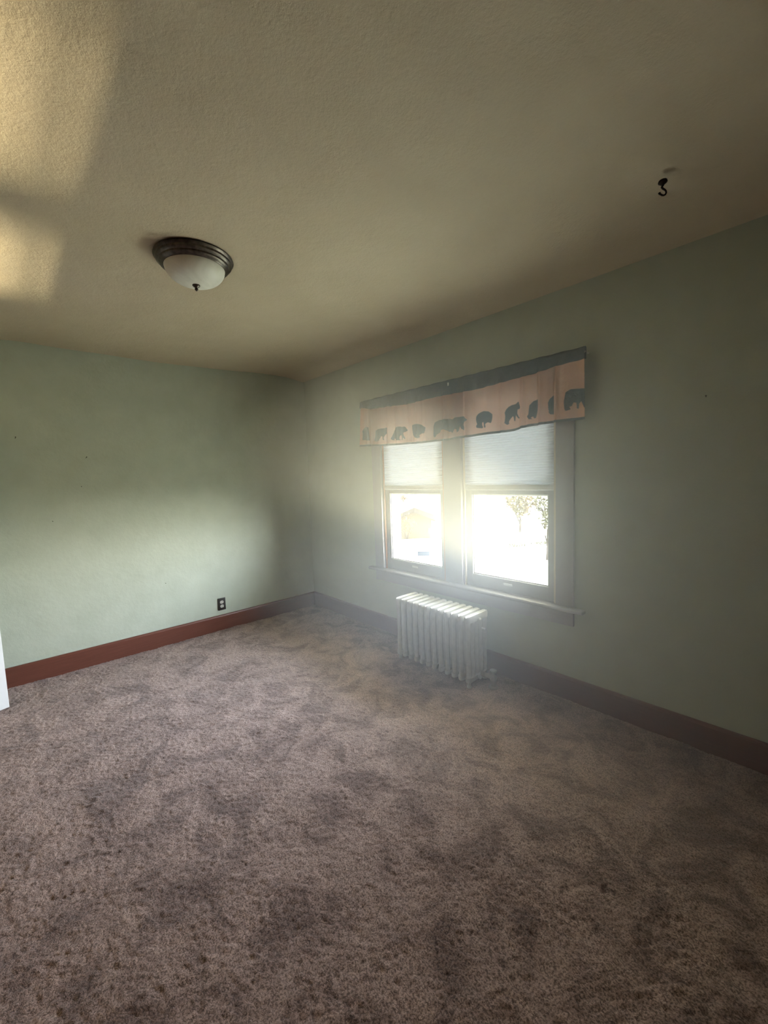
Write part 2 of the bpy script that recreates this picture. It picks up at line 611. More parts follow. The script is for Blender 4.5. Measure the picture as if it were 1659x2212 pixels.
def shade(x0, x1, label):
    t = thing('cellular_shade', label, 'window shade', ((x0 + x1) / 2, 0.018, 1.30), 'pleated shades pulled half down')
    cx, cz = (x0 + x1) / 2, 1.30
    hw = (x1 - x0) / 2 - 0.020
    z0, z1 = 1.320, 1.930
    n_p = 38
    bm = bmesh.new()
    rows = []
    for face in (0, 1):
        prev = None
        for k in range(2 * n_p + 1):
            z = z0 + (z1 - z0) * k / (2 * n_p)
            out = 0.0110 if k % 2 else 0.0
            y = 0.0 - out if face == 0 else 0.006 + out
            a = bm.verts.new((-hw, y - 0.004, z - cz))
            c = bm.verts.new((hw, y - 0.004, z - cz))
            if prev:
                bm.faces.new((prev[0], prev[1], c, a))
            prev = (a, c)
    obj('pleated_fabric', bm, m_shade, t)
    bm = bmesh.new()
    box(bm, (-hw, -0.014, 1.288 - cz), (hw, 0.010, 1.322 - cz), 0.004, 3)
    obj('bottom_rail', bm, m_white, t, True, 40)
    bm = bmesh.new()
    box(bm, (-hw, -0.014, 1.928 - cz), (hw, 0.012, 1.966 - cz), 0.003)
    obj('head_rail', bm, m_white, t, True, 40)
    return t

shade(*OPEN[0], 'white pleated shade half down in the window nearer the room corner')
shade(*OPEN[1], 'white pleated shade half down in the window farther from the room corner')

# ------------------------------------------------------------------ bear valance
BEARS = [
    [(1.036, 1.735), (1.044, 1.779), (1.043, 1.813), (1.061, 1.835), (1.089, 1.843), (1.137, 1.836), (1.140, 1.797), (1.143, 1.722), (1.109, 1.723), (1.098, 1.729), (1.055, 1.733)],
    [(1.213, 1.713), (1.220, 1.739), (1.225, 1.778), (1.228, 1.798), (1.249, 1.809), (1.279, 1.809), (1.339, 1.807), (1.358, 1.810), (1.375, 1.808), (1.376, 1.786), (1.368, 1.774), (1.360, 1.758), (1.340, 1.747), (1.328, 1.742), (1.315, 1.727), (1.324, 1.713), (1.314, 1.710), (1.304, 1.718), (1.303, 1.741), (1.286, 1.744), (1.275, 1.731), (1.254, 1.723), (1.259, 1.716), (1.238, 1.704), (1.218, 1.707)],
    [(1.418, 1.716), (1.425, 1.727), (1.436, 1.742), (1.446, 1.760), (1.449, 1.772), (1.456, 1.784), (1.475, 1.794), (1.494, 1.802), (1.514, 1.803), (1.534, 1.797), (1.557, 1.793), (1.574, 1.795), (1.587, 1.790), (1.596, 1.781), (1.604, 1.771), (1.619, 1.764), (1.618, 1.755), (1.603, 1.756), (1.590, 1.751), (1.572, 1.750), (1.565, 1.742), (1.569, 1.726), (1.579, 1.713), (1.585, 1.700), (1.579, 1.694), (1.570, 1.704), (1.559, 1.708), (1.552, 1.690), (1.538, 1.691), (1.543, 1.703), (1.538, 1.726), (1.531, 1.733), (1.511, 1.728), (1.503, 1.713), (1.503, 1.701), (1.516, 1.696), (1.514, 1.693), (1.475, 1.696), (1.471, 1.708), (1.457, 1.711), (1.445, 1.706), (1.452, 1.697), (1.433, 1.699), (1.424, 1.704), (1.416, 1.710)],
    [(1.657, 1.765), (1.658, 1.795), (1.685, 1.802), (1.729, 1.796), (1.765, 1.783), (1.793, 1.764), (1.789, 1.746), (1.781, 1.723), (1.759, 1.720), (1.748, 1.726), (1.729, 1.712), (1.732, 1.696), (1.717, 1.690), (1.703, 1.696), (1.700, 1.718), (1.693, 1.729), (1.685, 1.719), (1.695, 1.692), (1.677, 1.699), (1.667, 1.721)],
    [(1.884, 1.690), (1.883, 1.757), (1.898, 1.786), (1.938, 1.801), (1.984, 1.803), (2.029, 1.800), (2.054, 1.792), (2.052, 1.738), (2.045, 1.710), (2.020, 1.707), (1.995, 1.720), (1.975, 1.732), (1.949, 1.729), (1.942, 1.710), (1.915, 1.697), (1.908, 1.683), (1.894, 1.681)],
    [(2.054, 1.792), (2.091, 1.802), (2.123, 1.800), (2.143, 1.802), (2.161, 1.802), (2.185, 1.773), (2.174, 1.763), (2.149, 1.758), (2.146, 1.741), (2.162, 1.708), (2.152, 1.704), (2.133, 1.719), (2.124, 1.738), (2.116, 1.704), (2.101, 1.696), (2.097, 1.717), (2.079, 1.724), (2.064, 1.710), (2.047, 1.698), (2.031, 1.713), (2.052, 1.740)],
    [(2.256, 1.767), (2.261, 1.786), (2.278, 1.801), (2.298, 1.809), (2.321, 1.814), (2.344, 1.808), (2.360, 1.806), (2.376, 1.793), (2.385, 1.784), (2.385, 1.762), (2.381, 1.741), (2.375, 1.729), (2.356, 1.736), (2.343, 1.732), (2.333, 1.725), (2.339, 1.708), (2.333, 1.703), (2.323, 1.707), (2.322, 1.727), (2.318, 1.743), (2.307, 1.739), (2.307, 1.723), (2.316, 1.708), (2.310, 1.702), (2.290, 1.705), (2.260, 1.711), (2.255, 1.723), (2.267, 1.733), (2.260, 1.750)],
    [(2.471, 1.783), (2.481, 1.803), (2.499, 1.816), (2.528, 1.822), (2.551, 1.824), (2.571, 1.838), (2.577, 1.820), (2.585, 1.801), (2.579, 1.791), (2.565, 1.791), (2.562, 1.766), (2.573, 1.744), (2.582, 1.738), (2.573, 1.733), (2.559, 1.748), (2.553, 1.757), (2.549, 1.721), (2.542, 1.722), (2.539, 1.743), (2.534, 1.754), (2.521, 1.745), (2.507, 1.734), (2.498, 1.722), (2.503, 1.711), (2.485, 1.705), (2.468, 1.718), (2.471, 1.736), (2.474, 1.762)],
    [(2.643, 1.780), (2.646, 1.804), (2.668, 1.824), (2.694, 1.833), (2.694, 1.797), (2.689, 1.764), (2.681, 1.725), (2.673, 1.722), (2.667, 1.735), (2.654, 1.729), (2.662, 1.720), (2.643, 1.720), (2.629, 1.739), (2.640, 1.750)],
    [(2.759, 1.764), (2.757, 1.803), (2.767, 1.820), (2.794, 1.840), (2.797, 1.806), (2.797, 1.730), (2.772, 1.734), (2.760, 1.747), (2.764, 1.754)],
    [(2.860, 1.750), (2.855, 1.788), (2.865, 1.842), (2.893, 1.856), (2.939, 1.852), (2.979, 1.845), (2.984, 1.795), (2.975, 1.792), (2.980, 1.738), (2.964, 1.747), (2.948, 1.783), (2.935, 1.771), (2.932, 1.744), (2.923, 1.748), (2.921, 1.778), (2.907, 1.782), (2.898, 1.763), (2.886, 1.760), (2.893, 1.745), (2.867, 1.739)],
]

VX0, VX1 = 0.955, 2.968
VY = -0.072

def interp(x, pts):
    return np.interp(x, [p[0] for p in pts], [p[1] for p in pts])

HEM = [(0.94, 1.690), (1.32, 1.667), (1.49, 1.660), (1.70, 1.655), (1.97, 1.653), (2.12, 1.659), (2.37, 1.664), (2.54, 1.666), (2.63, 1.681), (2.72, 1.686), (2.97, 1.687)]
BAND = [(1.0, 2.018), (1.08, 2.014), (1.164, 1.991), (1.40, 1.981), (1.61, 1.966), (1.90, 1.975), (2.09, 1.972), (2.27, 1.967), (2.54, 1.981), (2.69, 1.988), (2.80, 2.002), (2.97, 2.008)]
ZTOP = 2.073

m_valance = bpy.data.materials.new('valance_cotton')
m_valance.use_nodes = True
n, l, b = nodes(m_valance)
at = n.new('ShaderNodeAttribute')
at.attribute_name = 'print'
cl = n.new('ShaderNodeMix')
cl.data_type = 'RGBA'
cl.inputs[6].default_value = (0.80, 0.50, 0.37, 1)
cl.inputs[7].default_value = (0.045, 0.055, 0.065, 1)
weave = noise(m_valance, 500, 2)
l.new(at.outputs['Fac'], cl.inputs[0])
l.new(cl.outputs[2], b.inputs['Base Color'])
b.inputs['Roughness'].default_value = 0.9
b.inputs['Specular IOR Level'].default_value = 0.05
tr = n.new('ShaderNodeBsdfTranslucent')
l.new(cl.outputs[2], tr.inputs[0])
ms = n.new('ShaderNodeMixShader')
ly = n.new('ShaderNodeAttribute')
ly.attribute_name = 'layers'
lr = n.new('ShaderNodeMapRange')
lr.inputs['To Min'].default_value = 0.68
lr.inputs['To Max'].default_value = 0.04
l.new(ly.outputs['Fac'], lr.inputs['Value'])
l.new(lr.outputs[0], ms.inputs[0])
l.new(b.outputs[0], ms.inputs[1])
l.new(tr.outputs[0], ms.inputs[2])
l.new(ms.outputs[0], n['Material Output'].inputs[0])
wr = noise(m_valance, 26, 5, 0.7)
bump(m_valance, [(wr.outputs['Fac'], 0.5, 0.012), (weave.outputs['Fac'], 0.2, 0.0006)])

m_band = mat('charcoal_band', (0.070, 0.078, 0.085), 0.9, 0.05)
wv = noise(m_band, 60, 5, 0.7)
r1 = ramp(m_band, wv.outputs['Fac'], [(0.3, (0.055, 0.062, 0.068)), (0.7, (0.090, 0.098, 0.105))])
nodes(m_band)[1].new(r1.outputs[0], nodes(m_band)[2].inputs['Base Color'])
bump(m_band, [(wv.outputs['Fac'], 0.5, 0.004)])

FOLD_X = [1.14, 1.38, 1.47, 1.64, 1.70, 1.76, 1.99, 2.16, 2.44, 2.61, 2.70, 2.80]
def fold(x, s):
    """depth of the cloth at x; s = 0 at the band, 1 at the hem"""
    y = 0.010 * np.sin(x * 26.0 + 0.6 * np.sin(x * 9)) * s
    y += 0.005 * np.sin(x * 71.0 + 1.0) * (1 - 0.5 * s)
    for i, f in enumerate(FOLD_X):
        sg = 1 if i % 3 else -1
        u = (x - f) / 0.016
        y += -0.024 * (0.4 + 0.6 * s) * u * np.exp(-u * u) * sg * 1.3
    return y

def in_poly(px, py, poly):
    c = np.zeros(px.shape, bool)
    k = len(poly)
    for i in range(k):
        x1_, y1_ = poly[i]
        x2_, y2_ = poly[(i + 1) % k]
        cond = ((y1_ > py) != (y2_ > py))
        with np.errstate(divide='ignore', invalid='ignore'):
            xi = (x2_ - x1_) * (py - y1_) / (y2_ - y1_ + 1e-12) + x1_
        c ^= cond & (px < xi)
    return c

val = thing('valance', 'dusty pink valance printed with walking black bears above the window', 'valance', (1.96, -0.03, 1.66))
def vloc(o):
    o.matrix_parent_inverse = Matrix.Translation(-Vector(val.location))
    return o

nu, nv = 860, 150
u = np.linspace(0, 1, nu)
v = np.linspace(0, 1, nv)
U, V = np.meshgrid(u, v)
XT = VX0 + 0.055 + (VX1 - VX0 - 0.055) * U      # at the band
XB = VX0 + (VX1 - VX0) * U                      # at the hem: flares out a little on the left
Xv = XT * (1 - V) + XB * V
zt = interp(XT, BAND)
zb = interp(XB, HEM) + 0.008
Zv = zt * (1 - V) + zb * V
cov = np.zeros(Xv.shape)
dx = (VX1 - VX0) / nu / 3
for sx in (-1, 0, 1):
    for sz in (-1, 0, 1):
        c = np.zeros(Xv.shape, bool)
        for poly in BEARS:
            c |= in_poly(Xv + sx * dx, Zv + sz * dx, poly)
        cov += c / 9.0
Yv = VY + fold(Xv, V)
# the ends turn back to the wall
endL = np.clip((0.035 - (Xv - Xv[:, :1])) / 0.035, 0, 1)
Yv = Yv * (1 - endL ** 2) + (-0.012) * endL ** 2
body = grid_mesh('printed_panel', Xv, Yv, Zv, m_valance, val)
a = body.data.attributes.new('print', 'FLOAT', 'POINT')
a.data.foreach_set('value', cov.ravel().astype(np.float32))
# doubled cloth lets less light through; the middle band puts in the mullion's shade
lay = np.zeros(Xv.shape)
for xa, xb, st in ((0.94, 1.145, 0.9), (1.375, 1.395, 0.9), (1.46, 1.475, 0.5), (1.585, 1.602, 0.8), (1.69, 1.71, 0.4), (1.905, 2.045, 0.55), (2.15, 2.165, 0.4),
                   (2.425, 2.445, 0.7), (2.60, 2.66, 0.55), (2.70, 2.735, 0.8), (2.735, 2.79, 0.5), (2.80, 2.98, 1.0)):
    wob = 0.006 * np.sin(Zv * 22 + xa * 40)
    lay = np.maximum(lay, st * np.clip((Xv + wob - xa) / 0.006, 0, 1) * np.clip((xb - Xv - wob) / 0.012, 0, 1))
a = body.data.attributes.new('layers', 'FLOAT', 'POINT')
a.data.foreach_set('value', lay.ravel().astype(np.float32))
vloc(body)
# hem band
V2 = np.linspace(0, 1, 6)[:, None] * np.ones((1, nu))
Xh = np.repeat(XB[-1:], 6, 0)
Zh = Zv[-1:] + 0.001 - 0.014 * V2
Yh = np.repeat(Yv[-1:], 6, 0) - 0.0006
vloc(grid_mesh('hem_band', Xh, Yh, Zh, m_band, val))
# rod pocket band: front, over the rod, down the back
sec = []
for k in range(9):
    sec.append(('f', k / 8))
Xb_, Yb_, Zb_ = [], [], []
xt = XT[0]
zt0 = interp(xt, BAND)
for k in range(9):
    s = k / 8
    z = (zt0 - 0.004) * (1 - s) + (ZTOP - 0.012) * s
    y = VY + fold(xt, 0 * xt) * (1 - s) + (0.0015 * np.sin(xt * 90) - 0.002) - 0.0012
    Xb_.append(xt); Yb_.append(y); Zb_.append(z)
for k in range(1, 7):
    an = math.pi * k / 6
    Xb_.append(xt); Yb_.append(VY + 0.010 - 0.012 * math.cos(an) + 0 * xt); Zb_.append(ZTOP - 0.012 + 0.012 * math.sin(an) + 0.0015 * np.sin(xt * 47))
Xb_.append(xt); Yb_.append(VY + 0.020 + 0 * xt); Zb_.append(zt0)
Xb_, Yb_, Zb_ = map(np.array, (Xb_, Yb_, Zb_))
# return to the wall on the left end
endL = np.clip((0.022 - (Xb_ - Xb_[:, :1])) / 0.022, 0, 1)
Yb_ = Yb_ * (1 - endL ** 2) + (-0.012) * endL ** 2
vloc(grid_mesh('rod_pocket', Xb_, Yb_, Zb_, m_band, val))
bm = bmesh.new()
tube(bm, [(VX0 + 0.075, -0.004, 2.048), (VX0 + 0.075, -0.05, 2.048), (VX0 + 0.085, -0.060, 2.048), (VX0 + 0.10, -0.062, 2.048), (VX1 - 0.03, -0.062, 2.048),
          (VX1 - 0.015, -0.060, 2.048), (VX1 - 0.008, -0.05, 2.048), (VX1 - 0.008, -0.004, 2.048)], 0.006, 8)
vloc(obj('curtain_rod', bm, m_white, val, True))
bm = bmesh.new()
box(bm, (2.022, VY - 0.006, 2.030), (2.034, VY - 0.003, 2.052), 0.001)
bm2 = vloc(obj('safety_pin', bm, m_white, val))
bm2['label'] = 'small pale clip on the band'

# ------------------------------------------------------------------ radiator
m_rad = mat('radiator_paint', (0.50, 0.48, 0.43), 0.40, 0.5)
n1 = noise(m_rad, 40, 5, 0.6)
r1 = ramp(m_rad, n1.outputs['Fac'], [(0.35, (0.46, 0.44, 0.39)), (0.65, (0.53, 0.51, 0.46))])
nodes(m_rad)[1].new(r1.outputs[0], nodes(m_rad)[2].inputs['Base Color'])
m_pipe = mat('radiator_pipe_metal', (0.36, 0.33, 0.28), 0.4, 0.5, 0.3)

RX0, PITCH, NS = 1.660, 0.0587, 12
RYF, RYB, RZ = -0.328, -0.108, 0.482
rad = thing('radiator', 'cream cast iron column radiator under the window', 'radiator', (RX0 + PITCH * NS / 2, (RYF + RYB) / 2, 0.0))
ry = (RYF + RYB) / 2
hd = (RYB - RYF) / 2

def section_mesh():
    bm = bmesh.new()
    z0, zt_ = 0.032, RZ
    # five flattened tubes, front to back
    nt = 5
    for k in range(nt):
        y = -hd + 0.019 + (2 * hd - 0.038) * k / (nt - 1)
        rx = 0.0165
        rings = []
        for z, sx, sy in ((z0 + 0.01, 1.15, 1.25), (z0 + 0.045, 1.0, 1.0), (zt_ - 0.065, 1.0, 1.0), (zt_ - 0.025, 1.15, 1.25)):
            rings.append([bm.verts.new((rx * sx * math.cos(a), y + 0.0165 * sy * math.sin(a), z)) for a in [2 * math.pi * i / 14 for i in range(14)]])
        for a, c in zip(rings[:-1], rings[1:]):
            for i in range(14):
                bm.faces.new((a[i], a[(i + 1) % 14], c[(i + 1) % 14], c[i]))
    # top and bottom headers: ridged bars with a groove along the middle
    def header(za, zb, ridge):
        xs2 = [-0.0205, -0.0205, -0.0165, -0.010, 0.0, 0.010, 0.0165, 0.0205, 0.0205]
        if ridge:
            z2 = [za, zb - 0.016, zb - 0.003, zb, zb - 0.010, zb, zb - 0.003, zb - 0.016, za]
        else:
            z2 = [zb, za + 0.012, za + 0.003, za, za, za, za + 0.003, za + 0.012, zb]
        ys2 = [-hd, -hd + 0.006, -hd + 0.02, 0.0, hd - 0.02, hd - 0.006, hd]
        sc = [0.55, 0.86, 1.0, 1.0, 1.0, 0.86, 0.55]
        mid = (za + zb) / 2
        rings = []
        for yv, s in zip(ys2, sc):
            rings.append([bm.verts.new((x * s, yv, mid + (z - mid) * (0.65 + 0.35 * s))) for x, z in zip(xs2, z2)])
        k = len(xs2)
        for a, c in zip(rings[:-1], rings[1:]):
            for i in range(k):
                bm.faces.new((a[i], a[(i + 1) % k], c[(i + 1) % k], c[i]))
        bm.faces.new(rings[0][::-1])
        bm.faces.new(rings[-1])
    header(zt_ - 0.045, zt_, True)
    header(z0, z0 + 0.036, False)
    # hubs joining the neighbours
    for z in (zt_ - 0.045, z0 + 0.022):
        lathe(bm, [(0.0, -PITCH / 2), (0.020, -PITCH / 2), (0.020, PITCH / 2), (0.0, PITCH / 2)], 16, 'x', (0, 0, z))
    return bm

first = obj('section', section_mesh(), m_rad, rad, True, 45)
first.location = (-PITCH * (NS / 2 - 0.5), 0, 0)
for k in range(1, NS):
    c = first.copy()
    C.objects.link(c)
    c.location = (-PITCH * (NS / 2 - 0.5) + PITCH * k, 0, 0)
for sx in (-1, 1):
    for sy in (-1, 1):
        bm = bmesh.new()
        x, y = sx * PITCH * (NS / 2 - 0.5), sy * (hd - 0.022)
        tube(bm, [(x, y, 0.045), (x, y, 0.02), (x, y, 0.0)], [0.015, 0.012, 0.017], 12)
        obj('foot', bm, m_rad, rad, True, 50)
xe = PITCH * NS / 2
bm = bmesh.new()
lathe(bm, [(0.0, xe + 0.010), (0.012, xe + 0.010), (0.020, xe + 0.004), (0.020, xe - 0.004), (0.0, xe - 0.004)], 8, 'x', (0, 0, RZ - 0.045))
obj('end_plug', bm, m_rad, rad)
bm = bmesh.new()
lathe(bm, [(0.0, 0.024), (0.004, 0.022), (0.005, 0.0), (0.0, -0.002)], 12, 'x', (xe, 0.02, RZ - 0.10))
box(bm, (xe + 0.018, 0.017, RZ - 0.106), (xe + 0.026, 0.023, RZ - 0.094), 0.001)
obj('bleed_valve', bm, m_white, rad)
# supply valve at the right foot, coming up out of the floor
vx, vy = 2.449 - rad.location[0], -0.20 - rad.location[1]
bm = bmesh.new()
tube(bm, [(xe - 0.005, vy, 0.070), (xe + 0.03, vy, 0.070)], 0.016, 14)
lathe(bm, [(0.0, xe + 0.006), (0.022, xe + 0.006), (0.022, xe + 0.022), (0.0, xe + 0.022)], 6, 'x', (0, vy, 0.070))
tube(bm, [(xe + 0.03, vy, 0.070), (vx - 0.012, vy, 0.070), (vx, vy, 0.062), (vx, vy, 0.0)], [0.014, 0.016, 0.018, 0.0135], 14)
obj('supply_pipe', bm, m_pipe, rad, True, 50)
bm = bmesh.new()
lathe(bm, [(0.019, -0.038), (0.021, -0.034), (0.021, -0.012), (0.014, -0.006), (0.009, 0.0), (0.008, 0.020), (0.0, 0.020)], 20, 'z', (vx, vy, 0.088))
obj('valve_body', bm, m_pipe, rad, True, 50)
bm = bmesh.new()
lathe(bm, [(0.0, 0.018), (0.020, 0.018), (0.024, 0.024), (0.022, 0.031), (0.010, 0.035), (0.0, 0.035)], 20, 'z', (vx, vy, 0.088))
obj('valve_handle', bm, mat('valve_handle_grey', (0.20, 0.19, 0.18), 0.5), rad, True, 50)
bm = bmesh.new()
lathe(bm, [(0.014, 0.008), (0.030, 0.006), (0.033, 0.0), (0.033, -0.004)], 24, 'z', (vx, vy, 0.004))
obj('floor_flange', bm, m_pipe, rad, True, 50)

# ------------------------------------------------------------------ ceiling lamp
LX, LY = 1.895, -1.725
lamp = thing('ceiling_lamp', 'round flush mount ceiling lamp with bronze rim and frosted bowl', 'ceiling lamp', (LX, LY, H))
bm = bmesh.new()
lathe(bm, [(0.0, 0.002), (0.160, 0.002), (0.168, -0.002), (0.170, -0.008), (0.166, -0.013), (0.162, -0.016), (0.161, -0.024), (0.156, -0.029), (0.150, -0.032),
           (0.149, -0.038), (0.144, -0.043), (0.138, -0.045), (0.133, -0.049), (0.130, -0.049), (0.129, -0.040), (0.120, -0.034), (0.0, -0.034)], 96, 'z')
obj('rim', bm, m_bronze, lamp, True, 35)
m_bowl = mat('frosted_glass_bowl', (0.66, 0.64, 0.56), 0.45, 0.5)
nb = noise(m_bowl, 9, 4, 0.6)
nb.inputs['Distortion'].default_value = 1.5
r1 = ramp(m_bowl, nb.outputs['Fac'], [(0.35, (0.78, 0.77, 0.70)), (0.65, (0.88, 0.87, 0.80))])
nodes(m_bowl)[1].new(r1.outputs[0], nodes(m_bowl)[2].inputs['Base Color'])
nodes(m_bowl)[2].inputs['Transmission Weight'].default_value = 0.0
prof = []
for k in range(15):
    a = k / 14 * math.pi / 2
    prof.append((0.130 * math.cos(a) ** 0.85 if k < 14 else 0.0, -0.042 - 0.078 * math.sin(a)))
bm = bmesh.new()
lathe(bm, prof, 96, 'z')
obj('glass_bowl', bm, m_bowl, lamp, True)
bm = bmesh.new()
lathe(bm, [(0.0, -0.114), (0.010, -0.1165), (0.0165, -0.1185), (0.017, -0.122), (0.013, -0.127), (0.007, -0.130), (0.0055, -0.133), (0.0075, -0.136), (0.0075, -0.139), (0.004, -0.144), (0.0, -0.147)], 32, 'z')
obj('finial', bm, m_bronze, lamp, True, 50)

# ------------------------------------------------------------------ swag hook
m_hook = mat('dark_iron', (0.030, 0.020, 0.014), 0.45, 0.5, 0.6)
hk = thing('ceiling_hook', 'small dark swag hook screwed into the ceiling', 'hook', (3.452, -0.590, H))
bm = bmesh.new()
lathe(bm, [(0.0, 0.004), (0.013, 0.004), (0.015, -0.001), (0.0145, -0.004), (0.010, -0.007), (0.006, -0.011), (0.0, -0.012)], 24, 'z')
obj('hook_base', bm, m_hook, hk, True, 50)
bm = bmesh.new()
# curl in the vertical plane that faces the camera
dxy = Vector((0.742, 0.670, 0)).normalized()      # sideways as seen from the room
pts = []
P = [(0.001, -0.008), (0.000, -0.014), (-0.003, -0.019), (0.001, -0.024), (0.007, -0.028), (0.0115, -0.033), (0.0125, -0.039), (0.010, -0.0445),
     (0.005, -0.047), (-0.001, -0.0465), (-0.006, -0.043), (-0.010, -0.0405), (-0.011, -0.0365)]
for a, z in P:
    pts.append((dxy.x * a, dxy.y * a, z))
tube(bm, pts, [0.0042, 0.0040, 0.0036, 0.0034, 0.0032, 0.003, 0.003, 0.003, 0.003, 0.003, 0.003, 0.0036, 0.0042], 10)
obj('hook_curl', bm, m_hook, hk, True)

# ------------------------------------------------------------------ wall outlet on the left wall
m_plate = mat('dark_brown_plate', (0.028, 0.024, 0.020), 0.35, 0.5)
m_ivory = mat('ivory_plastic', (0.72, 0.70, 0.62), 0.35, 0.5)
m_dark = mat('slot_dark', (0.02, 0.02, 0.02), 0.6)
out = thing('wall_outlet', 'dark plate with ivory duplex receptacle low on the left wall', 'outlet', (0.0, -1.036, 0.247))
bm = bmesh.new()
box(bm, (-0.004, -0.036, -0.058), (0.0065, 0.036, 0.058), 0.003, 3)
obj('cover_plate', bm, m_plate, out, True, 40)
for zc_ in (0.0195, -0.0195):
    bm = bmesh.new()
    prof2 = []
    for k in range(40):
        a = 2 * math.pi * k / 40
        prof2.append((0.0172 * math.cos(a), max(-0.0145, min(0.0145, 0.0172 * math.sin(a)))))
    lo_ = [bm.verts.new((0.004, y, z + zc_)) for y, z in prof2]
    hi_ = [bm.verts.new((0.0082, y * 0.96, z * 0.96 + zc_)) for y, z in prof2]
    for i in range(40):
        bm.faces.new((lo_[i], lo_[(i + 1) % 40], hi_[(i + 1) % 40], hi_[i]))
    bm.faces.new(hi_)
    f = obj('receptacle', bm, m_ivory, out, True, 40)
    bm = bmesh.new()
    for yo in (-0.0062, 0.0062):
        box(bm, (0.0078, yo - 0.0013, zc_ - 0.001), (0.0086, yo + 0.0013, zc_ + 0.008))
    lathe(bm, [(0.0, 0.0086), (0.0026, 0.0086), (0.0026, 0.0078), (0.0, 0.0078)], 12, 'x', (0, 0, zc_ - 0.0075))
    obj('slot', bm, m_dark, f)
bm = bmesh.new()
lathe(bm, [(0.0, 0.0080), (0.0025, 0.0078), (0.003, 0.006), (0.0, 0.0055)], 14, 'x')
obj('screw', bm, m_bronze, out, True, 50)

# ------------------------------------------------------------------ nails left in the walls
m_nail = mat('nail_steel', (0.05, 0.045, 0.03), 0.45, 0.5, 0.7)
def nail(loc, dirv, label, L=0.016, grp='nails left in the walls', r=0.0017):
    dv = Vector(dirv).normalized()
    bm = bmesh.new()
    tube(bm, [dv * -0.012, dv * L], r, 8)
    tube(bm, [dv * L, dv * (L + 0.0018)], r * 2.1, 10)
    o = obj('nail', bm, m_nail)
    o.location = loc
    tag(o, label, 'nail', grp)
nail((0.0, -2.384, 1.771), (0.9, 0.1, 0.32), 'short nail highest on the left wall, nearest the picture edge')
nail((0.0, -1.985, 1.633), (0.9, 0.15, 0.30), 'short nail on the left wall, below and right of the highest one')
nail((3.490, 0.0, 1.724), (0.15, -0.9, 0.30), 'short nail on the window wall, right of the valance', 0.012)

def hole(loc, label):
    bm = bmesh.new()
    lathe(bm, [(0.0, 0.0045), (0.002, 0.0042), (0.0028, 0.003), (0.0028, -0.006)], 14, 'x')
    o = obj('wall_anchor', bm, m_nail, None, True, 50)
    o.location = loc
    tag(o, label, 'wall anchor', 'specks on the left wall')
hole((0.0, -1.503, 0.544), 'tiny dark screw head low on the left wall, left of the outlet')
hole((0.0, -2.227, 1.163), 'tiny dark screw head halfway up the left wall')
hole((0.0, -2.032, 1.413), 'tiny dark screw head on the left wall, straight below the lower nail')

# ------------------------------------------------------------------ open white door at the left edge
m_door = mat('white_door_paint', (0.82, 0.83, 0.83), 0.35, 0.45)
door = bpy.data.objects.new('door_1', None)
C.objects.link(door)
door['kind'] = 'structure'
door['label'] = 'open white door at the left edge of the view'
hinge = Vector((DX0 + 0.015, YB + 0.01, 0.0))
free = Vector((0.383, -2.566, 0.0))
dirv = (free - hinge)
leaf_w = dirv.length
door.location = hinge
door.rotation_euler = (0, 0, math.atan2(dirv.y, dirv.x))
bm = bmesh.new()
T = 0.035
rails = [(0.012, 0.22), (0.92, 1.04), (1.90, 2.03)]
box(bm, (0, 0, 0.012), (0.11, T, 2.03))
box(bm, (leaf_w - 0.11, 0, 0.012), (leaf_w, T, 2.03), 0.002)
for a, c in rails:
    box(bm, (0.11, 0, a), (leaf_w - 0.11, T, c))
box(bm, (0.10, 0.010, 0.2), (leaf_w - 0.10, T - 0.010, 1.92))
obj('door_leaf', bm, m_door, door)
for s, yk in ((-1, 0.0), (1, T)):
    bm = bmesh.new()
    pr = [(0.026, 0.0), (0.026, 0.004), (0.010, 0.010), (0.009, 0.030), (0.024, 0.040), (0.027, 0.052), (0.020, 0.062), (0.0, 0.064)]
    lathe(bm, [(r_, yk + s * h_) for r_, h_ in pr], 24, 'y', (leaf_w - 0.065, 0, 0.98))
    obj('door_knob', bm, m_bronze, door, True, 50)
bm = bmesh.new()
box(bm, (DX0 - 0.09, YB, 0.0), (DX0, YB + 0.02, DZ + 0.09))
box(bm, (DX1, YB, 0.0), (DX1 + 0.09, YB + 0.02, DZ + 0.09))
box(bm, (DX0, YB, DZ), (DX1, YB + 0.02, DZ + 0.09))
struct('trim_7', bm, m_base, 'casing around the closet doorway')

# ------------------------------------------------------------------ the yard below the window
GZ = -5.5
m_ground = mat('pale_dry_yard', (0.62, 0.58, 0.48), 0.95, 0.05)
n1 = noise(m_ground, 0.5, 6, 0.6)
r1 = ramp(m_ground, n1.outputs['Fac'], [(0.35, (0.32, 0.30, 0.19)), (0.65, (0.39, 0.365, 0.25))])
nodes(m_ground)[1].new(r1.outputs[0], nodes(m_ground)[2].inputs['Base Color'])
bm = bmesh.new()
vs = [bm.verts.new(p) for p in ((-120, 0.25, GZ), (80, 0.25, GZ), (80, 140, GZ), (-120, 140, GZ))]
bm.faces.new(vs)
g = struct('ground', bm, m_ground, 'sunlit pale yard far below the window')
# the house's own wall below the floor
bm = bmesh.new()
box(bm, (-0.5, 0.0, GZ), (XR + 0.5, WT, -0.1))
struct('wall_outside', bm, m_ground)

# unseen eaves added above the window, made deep to block the high sky
bm = bmesh.new()
box(bm, (-0.6, WT, 2.16), (XR + 0.6, WT + 1.30, 2.28))
box(bm, (-0.6, WT + 1.28, 2.08), (XR + 0.6, WT + 1.32, 2.32))
struct('roof_eaves', bm, m_white, 'white soffit of the eaves outside the window')

